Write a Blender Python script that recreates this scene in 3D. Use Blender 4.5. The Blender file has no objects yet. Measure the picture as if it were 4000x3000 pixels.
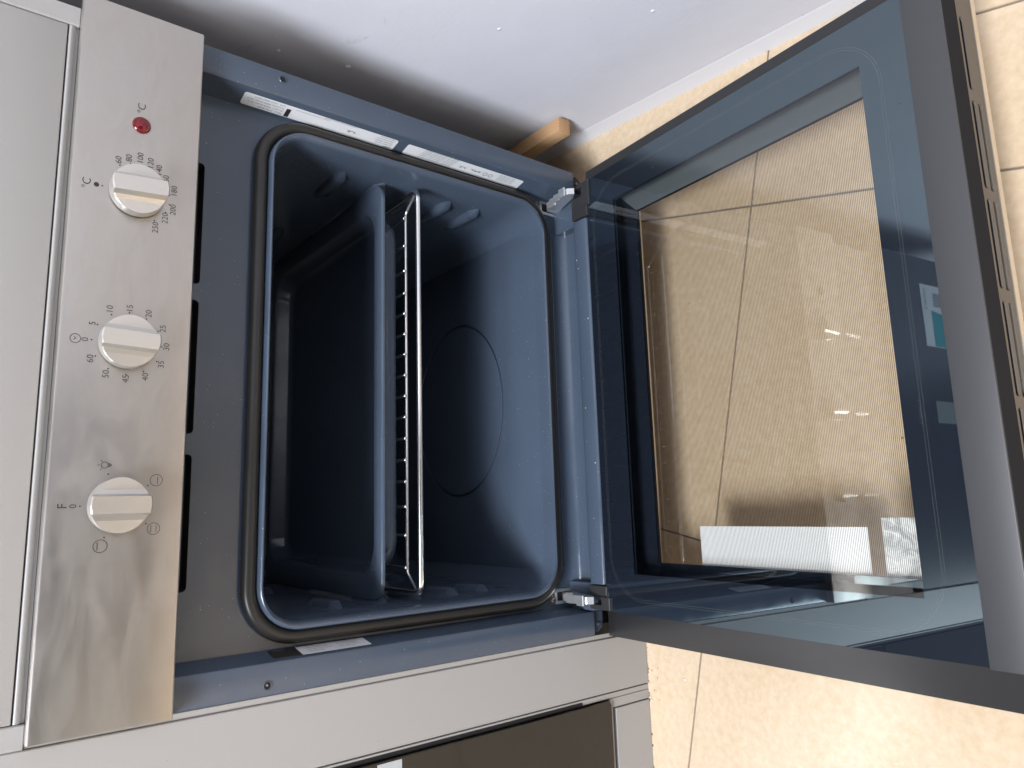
import bpy, bmesh, math, random
from mathutils import Matrix, Vector
random.seed(7)
S = bpy.context.scene
COL = S.collection
PI = math.pi

# ------------------------------------------------------------------ camera
CAM = Vector((-0.141618, -0.651659, 0.329300))
RX = Vector((-0.03064351, -0.61262558, -0.78977900))     # picture right
DN = Vector((-0.98512399, 0.15218101, -0.07982274))      # picture down
FW = Vector((0.16909082, 0.77558419, -0.60817551))       # view direction
cd = bpy.data.cameras.new('camera'); cam = bpy.data.objects.new('camera', cd); COL.objects.link(cam)
cd.sensor_width = 36.0; cd.lens = 2799.84 / 4000 * 36.0; cd.clip_start = 0.01; cd.clip_end = 200
cam.matrix_world = Matrix(((RX.x, -DN.x, -FW.x, CAM.x), (RX.y, -DN.y, -FW.y, CAM.y), (RX.z, -DN.z, -FW.z, CAM.z), (0, 0, 0, 1)))
S.camera = cam
# ------------------------------------------------------------------ light
w = bpy.data.worlds.new('World'); S.world = w; w.use_nodes = True
bg = w.node_tree.nodes['Background']; bg.inputs[0].default_value = (0.80, 0.86, 1.0, 1); bg.inputs[1].default_value = 0.045
def area(name, loc, target, sx, sy, power, col):
    l = bpy.data.lights.new(name, 'AREA'); l.shape = 'RECTANGLE'; l.size = sx; l.size_y = sy; l.energy = power; l.color = col
    o = bpy.data.objects.new(name, l); COL.objects.link(o); o.location = loc
    o.rotation_euler = (Vector(target) - Vector(loc)).to_track_quat('-Z', 'Y').to_euler()
    return o
area('window_light', (-1.25, -1.10, 2.30), (0, 0, -0.1), 0.55, 1.1, 88, (0.90, 0.955, 1.06))
area('overhead_fill', (-1.10, -1.10, 2.85), (-0.50, -0.60, -0.4), 0.8, 0.9, 72, (1.0, 0.985, 0.96))  # unseen overhead lamp, added to light the floor and brighten the panel
area('low_front_fill', (-2.1, -3.4, 0.55), (-1.5, 0, 0.2), 2.2, 1.6, 13, (1.0, 0.91, 0.80))  # unseen warm area lamp added to give the steel panel something bright to reflect
floor_spot = area('floor_fill', (-2.6, -2.3, 2.1), (-1.05, -1.95, -0.385), 0.5, 0.6, 26, (1.0, 0.93, 0.82)); floor_spot.data.spread = math.radians(38)  # unseen narrow lamp, added to make a bright floor patch for warm reflections
S.view_settings.view_transform = 'Standard'; S.view_settings.look = 'None'; S.view_settings.exposure = 0.0; S.view_settings.gamma = 1.0
S.cycles.max_bounces = 12; S.cycles.transparent_max_bounces = 16; S.cycles.glossy_bounces = 6

# ------------------------------------------------------------------ materials
def mat(name, col, rough=0.5, metal=0.0, spec=0.5, **kw):
    m = bpy.data.materials.new(name); m.use_nodes = True
    b = m.node_tree.nodes['Principled BSDF']
    b.inputs['Base Color'].default_value = (*col, 1); b.inputs['Roughness'].default_value = rough
    b.inputs['Metallic'].default_value = metal; b.inputs['Specular IOR Level'].default_value = spec
    for k, v in kw.items(): b.inputs[k.replace('_', ' ')].default_value = v
    return m
class NT:
    def __init__(s, m): s.t = m.node_tree; s.n = s.t.nodes; s.b = s.n['Principled BSDF']; s.tc = s.n.new('ShaderNodeTexCoord')
    def node(s, ty, **kw):
        x = s.n.new(ty)
        for k, v in kw.items():
            if k in ('operation', 'blend_type', 'data_type', 'feature', 'wave_type', 'bands_direction', 'distance'): setattr(x, k, v)
            else: x.inputs[k].default_value = v
        return x
    def ln(s, a, b): s.t.links.new(a, b)
    def coords(s, scale=(1, 1, 1), rot=(0, 0, 0), loc=(0, 0, 0)):
        mp = s.n.new('ShaderNodeMapping'); mp.inputs['Scale'].default_value = scale; mp.inputs['Rotation'].default_value = rot; mp.inputs['Location'].default_value = loc
        s.ln(s.tc.outputs['Object'], mp.inputs['Vector']); return mp.outputs[0]
    def noise(s, co, scale, detail=4, rough=0.55, dist=0.0):
        x = s.node('ShaderNodeTexNoise', Scale=scale, Detail=detail, Roughness=rough, Distortion=dist); s.ln(co, x.inputs['Vector']); return x.outputs['Fac']
    def ramp(s, fac, stops):
        r = s.n.new('ShaderNodeValToRGB'); e = r.color_ramp.elements
        while len(e) < len(stops): e.new(0.5)
        for el, (p, c) in zip(e, stops): el.position = p; el.color = (*c, 1) if len(c) == 3 else c
        s.ln(fac, r.inputs[0]); return r.outputs[0]
    def mix(s, fac, a, b, blend='MIX'):
        x = s.n.new('ShaderNodeMixRGB'); x.blend_type = blend
        for i, v in ((0, fac), (1, a), (2, b)):
            if hasattr(v, 'links'): s.ln(v, x.inputs[i])
            elif i == 0: x.inputs[0].default_value = v
            else: x.inputs[i].default_value = (*v, 1)
        return x.outputs[0]
    def math(s, op, a, b=0.0, c=None):
        x = s.n.new('ShaderNodeMath'); x.operation = op
        for i, v in enumerate((a, b, c)):
            if v is None: continue
            if hasattr(v, 'links'): s.ln(v, x.inputs[i])
            else: x.inputs[i].default_value = v
        return x.outputs[0]
    def bump(s, h, strength, dist=0.001):
        x = s.node('ShaderNodeBump', Strength=strength, Distance=dist); s.ln(h, x.inputs['Height']); s.ln(x.outputs[0], s.b.inputs['Normal'])
def g(v): return (v, v, v)
def specks(T, scale, size, keep):
    """sparse dust: small round dots"""
    v = T.node('ShaderNodeTexVoronoi', Scale=scale); T.ln(T.coords(), v.inputs['Vector'])
    near = T.math('LESS_THAN', v.outputs['Distance'], size)
    sep = T.n.new('ShaderNodeSeparateColor'); T.ln(v.outputs['Color'], sep.inputs[0])
    return T.math('MULTIPLY', near, T.math('LESS_THAN', sep.outputs[0], keep))

def make_enamel():
    m = mat('blue_grey_enamel', (0.07, 0.088, 0.125), 0.3, 0, 0.5); T = NT(m)
    n = T.noise(T.coords(), 9, 5); c = T.ramp(n, [(0.3, (0.045, 0.061, 0.089)), (0.7, (0.056, 0.075, 0.109))])
    fine = T.noise(T.coords(), 900, 2); c = T.mix(T.math('MULTIPLY', fine, 0.35), c, (0.11, 0.15, 0.21))
    d = T.math('ADD', specks(T, 260, 0.10, 0.16), specks(T, 90, 0.05, 0.22)); d = T.math('MINIMUM', d, 1.0)
    c = T.mix(T.math('MULTIPLY', d, 0.45), c, (0.5, 0.55, 0.6)); T.ln(c, T.b.inputs['Base Color'])
    sm = T.noise(T.coords(), 14, 6, 0.6, 0.8); r = T.ramp(sm, [(0.35, g(0.13)), (0.65, g(0.27))]); T.ln(r, T.b.inputs['Roughness'])
    T.bump(T.noise(T.coords(), 60, 2), 0.05, 0.002); return m
def make_steel():
    m = mat('brushed_steel', (0.66, 0.63, 0.59), 0.36, 1.0); T = NT(m)
    br = T.noise(T.coords((3, 3, 1800)), 1.0, 2)                       # brushing runs along X
    sw = T.noise(T.coords((11, 4, 30), (0, 0.62, 0)), 1.0, 3, 0.5, 1.6)      # wiped greasy smears
    sw2 = T.noise(T.coords((5, 4, 9), (0, -0.5, 0)), 1.0, 3, 0.5, 1.0)
    sw3 = T.noise(T.coords((260, 60, 120), (0, 0.62, 0)), 1.0, 5, 0.7, 0.6)
    film = T.math('MULTIPLY', T.ramp(sw, [(0.34, g(0.0)), (0.66, g(1.0))]), T.ramp(sw2, [(0.36, g(0.4)), (0.62, g(1.0))]))
    film = T.math('MULTIPLY', film, T.math('ADD', 0.72, T.math('MULTIPLY', sw3, 0.5)))
    c = T.mix(T.math('MULTIPLY', film, 0.55), (0.49, 0.462, 0.428), (0.36, 0.325, 0.288))
    c = T.mix(T.math('MULTIPLY', br, 0.12), c, (0.4, 0.4, 0.4)); T.ln(c, T.b.inputs['Base Color'])
    r = T.math('ADD', T.math('MULTIPLY', film, 0.09), 0.31); T.ln(r, T.b.inputs['Roughness'])
    T.b.inputs['Anisotropic'].default_value = 0.5
    T.ln(T.math('SUBTRACT', 1.0, T.math('MULTIPLY', film, 0.25)), T.b.inputs['Metallic'])
    T.bump(br, 0.08, 0.0005); return m
def make_laminate():
    m = mat('grey_laminate', (0.45, 0.435, 0.42), 0.42); T = NT(m)
    n = T.noise(T.coords(), 1400, 2, 0.6); c = T.ramp(n, [(0.35, (0.338, 0.332, 0.327)), (0.7, (0.366, 0.360, 0.354))])
    big = T.noise(T.coords((3, 3, 8)), 1.0, 3); c = T.mix(T.math('MULTIPLY', T.ramp(big, [(0.45, g(0)), (0.7, g(1))]), 0.18), c, (0.36, 0.34, 0.32))
    c = T.mix(T.math('MULTIPLY', specks(T, 45, 0.035, 0.25), 0.6), c, (0.25, 0.2, 0.16)); T.ln(c, T.b.inputs['Base Color'])
    T.bump(n, 0.03, 0.0003); return m
def make_wall():
    m = mat('wall_paint', (0.66, 0.67, 0.72), 0.7, 0, 0.3); T = NT(m)
    n = T.noise(T.coords((14, 5, 10), (0.5, 0, 0)), 1.0, 6, 0.6, 0.6); c = T.ramp(n, [(0.3, (0.69, 0.70, 0.765)), (0.7, (0.73, 0.74, 0.81))])
    sc = T.noise(T.coords((30, 7, 22), (-0.55, 0, 0)), 1.0, 6, 0.75, 1.2); c = T.mix(T.math('MULTIPLY', T.ramp(sc, [(0.63, g(0)), (0.74, g(1))]), 0.4), c, (0.36, 0.34, 0.32))
    c = T.mix(T.math('MULTIPLY', specks(T, 24, 0.05, 0.25), 0.7), c, (0.3, 0.28, 0.26)); T.ln(c, T.b.inputs['Base Color'])
    h = T.math('ADD', T.noise(T.coords((170, 60, 170), (0.5, 0, 0)), 1.0, 4, 0.6), T.math('MULTIPLY', T.noise(T.coords(), 26, 3), 0.6)); T.bump(h, 0.13, 0.0014); return m
def make_tile():
    m = mat('cream_tile', (0.70, 0.585, 0.44), 0.22, 0, 0.5); T = NT(m)
    n = T.noise(T.coords((7, 10, 1)), 1.0, 7, 0.62, 1.3); c = T.ramp(n, [(0.28, (0.575, 0.435, 0.285)), (0.5, (0.605, 0.468, 0.32)), (0.72, (0.63, 0.498, 0.352))])
    n2 = T.noise(T.coords((120, 120, 1)), 1.0, 4); c = T.mix(0.12, c, T.ramp(n2, [(0.3, (0.3, 0.2, 0.1)), (0.7, (0.95, 0.9, 0.8))]))
    c = T.mix(T.math('MULTIPLY', specks(T, 38, 0.05, 0.3), 0.75), c, (0.12, 0.09, 0.07)); T.ln(c, T.b.inputs['Base Color'])
    T.ln(T.ramp(n, [(0.3, g(0.3)), (0.7, g(0.18))]), T.b.inputs['Roughness']); return m
def make_wood():
    m = mat('pine_wood', (0.45, 0.27, 0.13), 0.6); T = NT(m)
    wv = T.node('ShaderNodeTexWave', Scale=150.0, Distortion=4.0, Detail=3.0); wv.inputs['Detail Scale'].default_value = 0.5; wv.bands_direction = 'X'
    T.ln(T.coords((1, 0.10, 0.55)), wv.inputs['Vector'])
    c = T.ramp(wv.outputs['Fac'], [(0.1, (0.30, 0.15, 0.065)), (0.55, (0.50, 0.30, 0.15)), (1.0, (0.58, 0.38, 0.21))]); T.ln(c, T.b.inputs['Base Color'])
    T.bump(wv.outputs['Fac'], 0.2, 0.0006); return m
def glass_shader(name, tint, ior=1.7, dust=0.0):
    m = bpy.data.materials.new(name); m.use_nodes = True; t = m.node_tree; t.nodes.clear()
    out = t.nodes.new('ShaderNodeOutputMaterial'); tr = t.nodes.new('ShaderNodeBsdfTransparent'); tr.inputs[0].default_value = (*tint, 1)
    gl = t.nodes.new('ShaderNodeBsdfGlossy'); gl.inputs['Roughness'].default_value = 0.015; gl.inputs[0].default_value = (1, 1, 1, 1)
    fr = t.nodes.new('ShaderNodeFresnel'); fr.inputs[0].default_value = ior
    geo = t.nodes.new('ShaderNodeNewGeometry'); mm = t.nodes.new('ShaderNodeMath'); mm.operation = 'SUBTRACT'; mm.inputs[0].default_value = 1.0
    t.links.new(geo.outputs['Backfacing'], mm.inputs[1]); m2 = t.nodes.new('ShaderNodeMath'); m2.operation = 'MULTIPLY'
    t.links.new(fr.outputs[0], m2.inputs[0]); t.links.new(mm.outputs[0], m2.inputs[1])
    mx = t.nodes.new('ShaderNodeMixShader'); t.links.new(m2.outputs[0], mx.inputs[0]); t.links.new(tr.outputs[0], mx.inputs[1]); t.links.new(gl.outputs[0], mx.inputs[2])
    t.links.new(mx.outputs[0], out.inputs[0]); return m, t, mx, tr
def make_strip_glass():
    """outer pane: fine printed dark lines across the window, 2 mm pitch"""
    m, t, mx, tr = glass_shader('line_printed_glass', (0.97, 0.96, 0.93), 1.45)
    tc = t.nodes.new('ShaderNodeTexCoord'); sp = t.nodes.new('ShaderNodeSeparateXYZ'); t.links.new(tc.outputs['Object'], sp.inputs[0])
    a = t.nodes.new('ShaderNodeMath'); a.operation = 'MULTIPLY'; a.inputs[1].default_value = 1 / LINE_PITCH; t.links.new(sp.outputs['Y'], a.inputs[0])
    f = t.nodes.new('ShaderNodeMath'); f.operation = 'FRACT'; t.links.new(a.outputs[0], f.inputs[0])
    l = t.nodes.new('ShaderNodeMath'); l.operation = 'LESS_THAN'; l.inputs[1].default_value = 0.23; t.links.new(f.outputs[0], l.inputs[0])
    pr = t.nodes.new('ShaderNodeBsdfPrincipled'); pr.inputs['Base Color'].default_value = (0.022, 0.018, 0.015, 1); pr.inputs['Roughness'].default_value = 0.2
    m3 = t.nodes.new('ShaderNodeMixShader'); t.links.new(l.outputs[0], m3.inputs[0]); t.links.new(mx.outputs[0], m3.inputs[1]); t.links.new(pr.outputs[0], m3.inputs[2])
    t.links.new(m3.outputs[0], t.nodes['Material Output'].inputs[0]); return m
LINE_PITCH = 0.0016
ENAMEL = make_enamel(); STEEL = make_steel(); LAM = make_laminate(); WALL = make_wall(); TILE = make_tile(); WOOD = make_wood()
GLASS, *_ = glass_shader('clear_glass', (0.98, 0.985, 0.985), 1.72)
STRIP = make_strip_glass()
BLACKGLASS = mat('black_printed_glass', (0.010, 0.013, 0.02), 0.015, 0, 0.5, IOR=2.35)
BLACKGLASS.node_tree.nodes['Principled BSDF'].inputs['Specular Tint'].default_value = (0.72, 0.92, 1.0, 1)
OUTPRINT = mat('grey_printed_glass', (0.085, 0.10, 0.105), 0.03, 0, 0.5, IOR=2.2)
DARKGLASS = mat('dark_oven_glass', (0.012, 0.011, 0.010), 0.07, 0, 0.5, IOR=1.55)
RUBBER = mat('black_rubber', (0.022, 0.021, 0.02), 0.36, 0, 0.4)
PLASTIC = mat('matte_black_plastic', (0.022, 0.022, 0.024), 0.5)
MATTE = mat('soft_black_plastic', (0.018, 0.018, 0.022), 0.85, 0, 0.12)
RAIL = mat('anthracite_plastic', (0.048, 0.049, 0.053), 0.5)
BEZEL = mat('dark_bronze_steel', (0.13, 0.126, 0.126), 0.27, 0.9, 0.4)
VENT = mat('vent_rail_steel', (0.15, 0.13, 0.11), 0.55, 0.3, 0.3)
EDGE = mat('bright_steel_edge', (0.7, 0.64, 0.55), 0.35, 0.9)
ZINC = mat('zinc_plated_steel', (0.80, 0.82, 0.83), 0.28, 0.85)
CHROME = mat('chrome_wire', (0.85, 0.85, 0.85), 0.22, 1.0)
KNOB = mat('satin_champagne', (0.62, 0.595, 0.555), 0.33, 0.8)
BLACK = mat('printed_black', (0.022, 0.020, 0.019), 0.5)
DARK = mat('dark_void', (0.006, 0.006, 0.008), 0.8)
GALV = mat('galvanised_sheet', (0.16, 0.165, 0.17), 0.5, 0.6)
RED = mat('red_lamp_plastic', (0.13, 0.003, 0.008), 0.08, 0, 0.6)
PAPER = mat('white_label', (0.66, 0.68, 0.71), 0.5)
PAPER2 = mat('white_sticker_back', (0.86, 0.88, 0.90), 0.6)
def make_marbled():
    m = mat('grey_white_sticker_back', (0.7, 0.7, 0.7), 0.6); T = NT(m)
    T.ln(T.ramp(T.noise(T.coords(), 60, 5, 0.6, 1.5), [(0.4, (0.42, 0.44, 0.44)), (0.6, (0.82, 0.84, 0.84))]), T.b.inputs['Base Color']); return m
PAPER3 = make_marbled()
TEAL = mat('teal_print', (0.02, 0.30, 0.33), 0.5)
GROUT = mat('grey_grout', (0.20, 0.18, 0.165), 0.85)
TRAYM = ENAMEL
SCREW = mat('dark_screw_steel', (0.25, 0.24, 0.23), 0.3, 0.9)
MARK, _t, _m, _tr = glass_shader('gasket_mark', (1, 1, 1), 1.1); _d = _t.nodes.new('ShaderNodeBsdfDiffuse'); _d.inputs[0].default_value = (0.3, 0.33, 0.3, 1); _m.inputs[0].default_value = 0.1
_t.links.remove(_m.inputs[0].links[0]); _m.inputs[0].default_value = 0.10; _t.links.new(_d.outputs[0], _m.inputs[2])

# ------------------------------------------------------------------ helpers
WM = {}
def link(name, data, parent=None, world=None):
    o = bpy.data.objects.new(name, data); COL.objects.link(o)
    world = world or Matrix.Identity(4); WM[o.name] = world
    if parent: o.parent = parent; o.matrix_basis = WM[parent.name].inverted() @ world
    else: o.matrix_basis = world
    return o
def thing(name, label, cat, loc=(0, 0, 0), group=None):
    o = link(name, None, None, Matrix.Translation(loc)); o.empty_display_size = 0.05
    o['label'] = label; o['category'] = cat
    if group: o['group'] = group
    return o
def finish(name, bm, m, parent=None, world=None, smooth=None):
    bmesh.ops.recalc_face_normals(bm, faces=bm.faces)
    me = bpy.data.meshes.new(name); bm.to_mesh(me); bm.free()
    for mm in (m if isinstance(m, (list, tuple)) else [m]): me.materials.append(mm)
    if smooth is not None:
        me.polygons.foreach_set('use_smooth', [True] * len(me.polygons)); me.set_sharp_from_angle(angle=math.radians(smooth))
    return link(name, me, parent, world)
def add_box(bm, x0, x1, y0, y1, z0, z1, bev=0.0, seg=1):
    t = bmesh.new(); bmesh.ops.create_cube(t, size=1)
    for v in t.verts: v.co = Vector(((x0 + x1) / 2 + v.co.x * (x1 - x0), (y0 + y1) / 2 + v.co.y * (y1 - y0), (z0 + z1) / 2 + v.co.z * (z1 - z0)))
    if bev: bmesh.ops.bevel(t, geom=t.edges[:], offset=bev, segments=seg, affect='EDGES', profile=0.5)
    merge(bm, t)
def merge(bm, t):
    me = bpy.data.meshes.new('tmp'); t.to_mesh(me); t.free(); bm.from_mesh(me); bpy.data.meshes.remove(me)
def box(name, m, parent, b, bev=0.0, seg=1, world=None):
    bm = bmesh.new(); add_box(bm, *b, bev, seg); return finish(name, bm, m, parent, world, 35 if bev else None)
def rrect(x0, x1, z0, z1, r, n=10):
    P = []
    for cx, cz, a0 in ((x1 - r, z1 - r, 0), (x0 + r, z1 - r, 90), (x0 + r, z0 + r, 180), (x1 - r, z0 + r, 270)):
        for i in range(n + 1):
            a = math.radians(a0 + 90 * i / n); P.append((cx + r * math.cos(a), cz + r * math.sin(a)))
    return P
def add_loft(bm, loops, closed=True, cap0=False, cap1=False):
    R = [[bm.verts.new(p) for p in L] for L in loops]; n = len(R[0])
    for a, b in zip(R, R[1:]):
        for i in range(n if closed else n - 1):
            j = (i + 1) % n; bm.faces.new((a[i], a[j], b[j], b[i]))
    if cap0: bm.faces.new(R[0])
    if cap1: bm.faces.new(R[-1])
    return R
def add_prism(bm, prof, axis, a, b, bev=0.0):
    """profile (u,v) extruded along axis; 'x': (y,z), 'y': (x,z), 'z': (x,y)"""
    f = {'x': lambda u, v, t: (t, u, v), 'y': lambda u, v, t: (u, t, v), 'z': lambda u, v, t: (u, v, t)}[axis]
    t = bmesh.new(); add_loft(t, [[f(u, v, a) for u, v in prof], [f(u, v, b) for u, v in prof]], True, True, True)
    if bev: bmesh.ops.bevel(t, geom=t.edges[:], offset=bev, segments=1, affect='EDGES')
    merge(bm, t)
def add_tube(bm, path, r, n=10, closed=False, caps=True):
    P = [Vector(p) for p in path]; N = len(P); rings = []
    up = None
    for i, p in enumerate(P):
        a = P[(i - 1) % N] if (closed or i > 0) else p; b = P[(i + 1) % N] if (closed or i < N - 1) else p
        t = (b - a).normalized()
        if up is None: up = t.orthogonal().normalized()
        up = (up - t * up.dot(t)).normalized(); s = t.cross(up)
        rings.append([p + (up * math.cos(2 * PI * k / n) + s * math.sin(2 * PI * k / n)) * r for k in range(n)])
    if closed: rings.append(rings[0])
    R = add_loft(bm, rings, True, caps and not closed, caps and not closed)
def tube(name, m, parent, path, r, n=10, closed=False, world=None):
    bm = bmesh.new(); add_tube(bm, path, r, n, closed); return finish(name, bm, m, parent, world, 50)
def add_cyl(bm, c, r, h, axis='y', n=24, r2=None):
    r2 = r if r2 is None else r2
    f = {'x': lambda a, q, t: (c[0] + t, c[1] + a, c[2] + q), 'y': lambda a, q, t: (c[0] + a, c[1] + t, c[2] + q), 'z': lambda a, q, t: (c[0] + a, c[1] + q, c[2] + t)}[axis]
    add_loft(bm, [[f(rr * math.cos(2 * PI * k / n), rr * math.sin(2 * PI * k / n), t) for k in range(n)] for rr, t in ((r, 0), (r2, h))], True, True, True)
def fill_plate(bm, loops):
    """planar plate with holes; loops are lists of 3D points"""
    E = []
    for L in loops:
        vs = [bm.verts.new(p) for p in L]
        E += [bm.edges.new((vs[i], vs[(i + 1) % len(vs)])) for i in range(len(vs))]
    bmesh.ops.triangle_fill(bm, use_beauty=True, use_dissolve=False, edges=E)
def text_mesh(body, size, align='CENTER', ext=0.0):
    c = bpy.data.curves.new('txt', 'FONT'); c.body = body; c.size = size; c.align_x = align; c.align_y = 'CENTER'; c.extrude = ext; c.resolution_u = 3; c.offset = -0.007 * size
    o = bpy.data.objects.new('txt', c); COL.objects.link(o); bpy.context.view_layer.update()
    me = bpy.data.meshes.new_from_object(o.evaluated_get(bpy.context.evaluated_depsgraph_get()))
    bpy.data.objects.remove(o); bpy.data.curves.remove(c); return me
# text on a plane facing the viewer (-Y): x -> X, y -> Z
FRONT = Matrix.Rotation(PI / 2, 4, 'X')
def letter(name, body, size, frame, m, parent, align='CENTER'):
    me = text_mesh(body, size, align); me.name = name; me.materials.append(m); return link(name, me, parent, frame)
def ring_pts(cx, cz, r, n=28): return [(cx + r * math.cos(2 * PI * k / n), cz + r * math.sin(2 * PI * k / n)) for k in range(n)]
def print_lines(bm, y, polys, wd):
    """flat printed strokes on the plane y (each a polyline of (x,z)), width wd"""
    for P, closed in polys:
        for i in range(len(P) if closed else len(P) - 1):
            a = Vector(P[i]); b = Vector(P[(i + 1) % len(P)]); d = (b - a)
            if d.length < 1e-9: continue
            n = Vector((-d.y, d.x)).normalized() * wd / 2; e = d.normalized() * wd * 0.25
            bm.faces.new([bm.verts.new((p.x, y, p.y)) for p in (a - e - n, b + e - n, b + e + n, a - e + n)])

ZF = -0.3856                      # floor level
YF = 0.030                        # oven face plane (flanges at 0)
# ------------------------------------------------------------------ the setting: floor of tiles, wall
floor_bm = bmesh.new(); add_box(floor_bm, -4, 4, -4, 4, ZF - 0.06, ZF - 0.003)
floor = finish('floor', floor_bm, GROUT); floor['kind'] = 'structure'
A = math.radians(-13.0); ROT = Matrix.Rotation(A, 4, 'Z')
wx = Vector((math.cos(A), math.sin(A), 0)); vx = Vector((-math.sin(A), math.cos(A), 0))
W0, V0, TS = 0.2381, -0.154, 0.4003
tme = {}
def tile(w0, w1, v0, v1):
    key = (round(w1 - w0, 4), round(v1 - v0, 4)); gp = 0.0011
    if key not in tme:
        bm = bmesh.new(); a, b = (w1 - w0) / 2 - gp, (v1 - v0) / 2 - gp
        add_box(bm, -a, a, -b, b, -0.008, 0, 0.0008); me = bpy.data.meshes.new('tile'); bm.to_mesh(me); bm.free(); me.materials.append(TILE); tme[key] = me
    c = wx * (w0 + w1) / 2 + vx * (v0 + v1) / 2
    spin = random.choice((0, PI)) if key[0] == key[1] or True else 0
    link('tile', tme[key], floor, Matrix.Translation((c.x, c.y, ZF)) @ Matrix.Rotation(A + spin, 4, 'Z'))
for i in range(-4, 5):
    for j in range(-4, 3):
        w0, v0 = W0 + (i - 1) * TS, V0 + (j - 1) * TS
        cxy = wx * (w0 + TS / 2) + vx * (v0 + TS / 2)
        if cxy.x > 0.75: continue
        if i == 1 and j == 0:                       # a tile that was cut when it was laid
            tile(w0, W0 + 0.151, v0, v0 + TS); tile(W0 + 0.151, w0 + TS, v0, v0 + TS)
        else: tile(w0, w0 + TS, v0, v0 + TS)
WA = math.radians(3.99); wd = Vector((math.sin(WA), math.cos(WA), 0)); wn = Vector((-wd.y, wd.x, 0)); wp = Vector((0.4011, 0.1244, 0)) - wn * 0.004
bm = bmesh.new()
prof = [(0.0, 2.2), (0.0, ZF + 0.024), (0.0005, ZF + 0.021), (0.0045, ZF - 0.001), (-0.12, ZF - 0.001), (-0.12, 2.2)]
q = [[tuple(wp + wd * t + wn * a + Vector((0, 0, z))) for a, z in prof[:2] + prof[4:]] for t in (-2.6, 1.2)]
add_loft(bm, q, True, True, True); wall = finish('wall', bm, WALL); wall['kind'] = 'structure'
bm = bmesh.new(); q = [[tuple(wp + wd * t + wn * a + Vector((0, 0, z))) for a, z in ((0.0002, ZF + 0.024), (0.0012, ZF + 0.0205), (0.0048, ZF), (0.0002, ZF))] for t in (-2.6, 1.2)]
SKIRT = mat('skirting_paint', (0.70, 0.71, 0.75), 0.4); T = NT(SKIRT)
T.ln(T.mix(T.math('MULTIPLY', specks(T, 120, 0.09, 0.35), 0.6), (0.70, 0.71, 0.755), (0.3, 0.26, 0.22)), T.b.inputs['Base Color'])
add_loft(bm, q, True, True, True); finish('skirting', bm, SKIRT, wall)
bm = bmesh.new()                                       # chips and filler blobs in the paint
for u, z, r in ((-0.02, -0.02, 0.0035), (0.0, 0.06, 0.002), (-0.2, -0.12, 0.002), (0.05, -0.12, 0.0015), (-0.33, -0.23, 0.002), (0.02, -0.2, 0.0015)):
    c = wp + wd * (u + 0.0) + wn * 0.0002 + Vector((0, 0, z)); t = bmesh.new(); bmesh.ops.create_icosphere(t, subdivisions=2, radius=r)
    for v in t.verts: p = v.co.copy(); v.co = c + wd * p.y * random.uniform(1.0, 1.5) + Vector((0, 0, p.z)) + wn * p.x * 0.35
    merge(bm, t)
CHIP = mat('white_filler', (0.85, 0.85, 0.85), 0.4); ch = finish('paint_chips', bm, CHIP, wall, None, 60); ch['kind'] = 'stuff'

# ------------------------------------------------------------------ the oven
oven = thing('oven', 'built-in oven with brushed steel control panel, three knobs and its glass door hanging open', 'oven', (0, 0.25, -0.30))
FX, FZ0 = 0.2968, -0.2961
# front frame: face plate with cavity hole and vent slots, side flanges standing proud
HOLE = lambda d: rrect(-0.2535 - d, 0.2535 + d, -0.2625 - d, 0.109 + d, 0.046 + d, 10)
slots = [(0.0715, 0.1915), (-0.0680, 0.0560), (-0.2055, -0.0865)]
bm = bmesh.new()
loops = [[(x, YF, z) for x, z in ((-0.2634, -0.287), (0.2634, -0.287), (0.2634, 0.205), (-0.2634, 0.205))], [(x, YF, z) for x, z in HOLE(-0.0072)]]
for a, b in slots: loops.append([(x, YF, z) for x, z in rrect(a, b, 0.1605, 0.184, 0.004, 4)])
fill_plate(bm, loops)
for s in (1, -1):
    pr = [(0.2632, YF + 0.0005), (0.2642, YF - 0.003), (0.2684, 0.0035), (0.2692, 0.0010), (0.2708, 0.0), (0.2950, 0.0), (0.2964, 0.0006), (FX, 0.002), (FX, 0.034), (0.2945, 0.034), (0.2945, 0.004), (0.272, 0.004), (0.2685, YF + 0.0005)]
    add_prism(bm, [(s * x, y) for x, y in pr], 'z', FZ0, 0.205)
frame = finish('front_frame', bm, ENAMEL, oven, None, 40)
for a, b in slots:                                    # dark ducts behind the vent slots
    bm = bmesh.new(); L = rrect(a, b, 0.1605, 0.184, 0.004, 4)
    add_loft(bm, [[(x, YF + 0.0003, z) for x, z in L], [(x, YF + 0.02, z) for x, z in L]], True, False, True); finish('vent_slot', bm, PLASTIC, frame, None, 40)
# bolt holes in the flanges
for s in (1, -1):
    bm = bmesh.new(); c = (s * 0.2877, -0.0004, 0.098); n = 24
    add_loft(bm, [[(c[0] + r * math.cos(2 * PI * k / n), y, c[2] + r * math.sin(2 * PI * k / n)) for k in range(n)] for r, y in ((0.0041, -0.0002), (0.0036, -0.0009), (0.0032, -0.0009), (0.0029, -0.0003))], True)
    ho = finish('bolt_hole', bm, ENAMEL, frame, None, 40)
    bm = bmesh.new(); add_cyl(bm, (c[0], -0.0004, c[2]), 0.0031, 0.0002, 'y', 24); finish('bolt_hole', bm, DARK, frame)
bm = bmesh.new(); add_cyl(bm, (-0.2872, -0.0011, 0.0986), 0.0010, 0.0008, 'y', 14); finish('screw', bm, SCREW, frame, None, 40)
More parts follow.
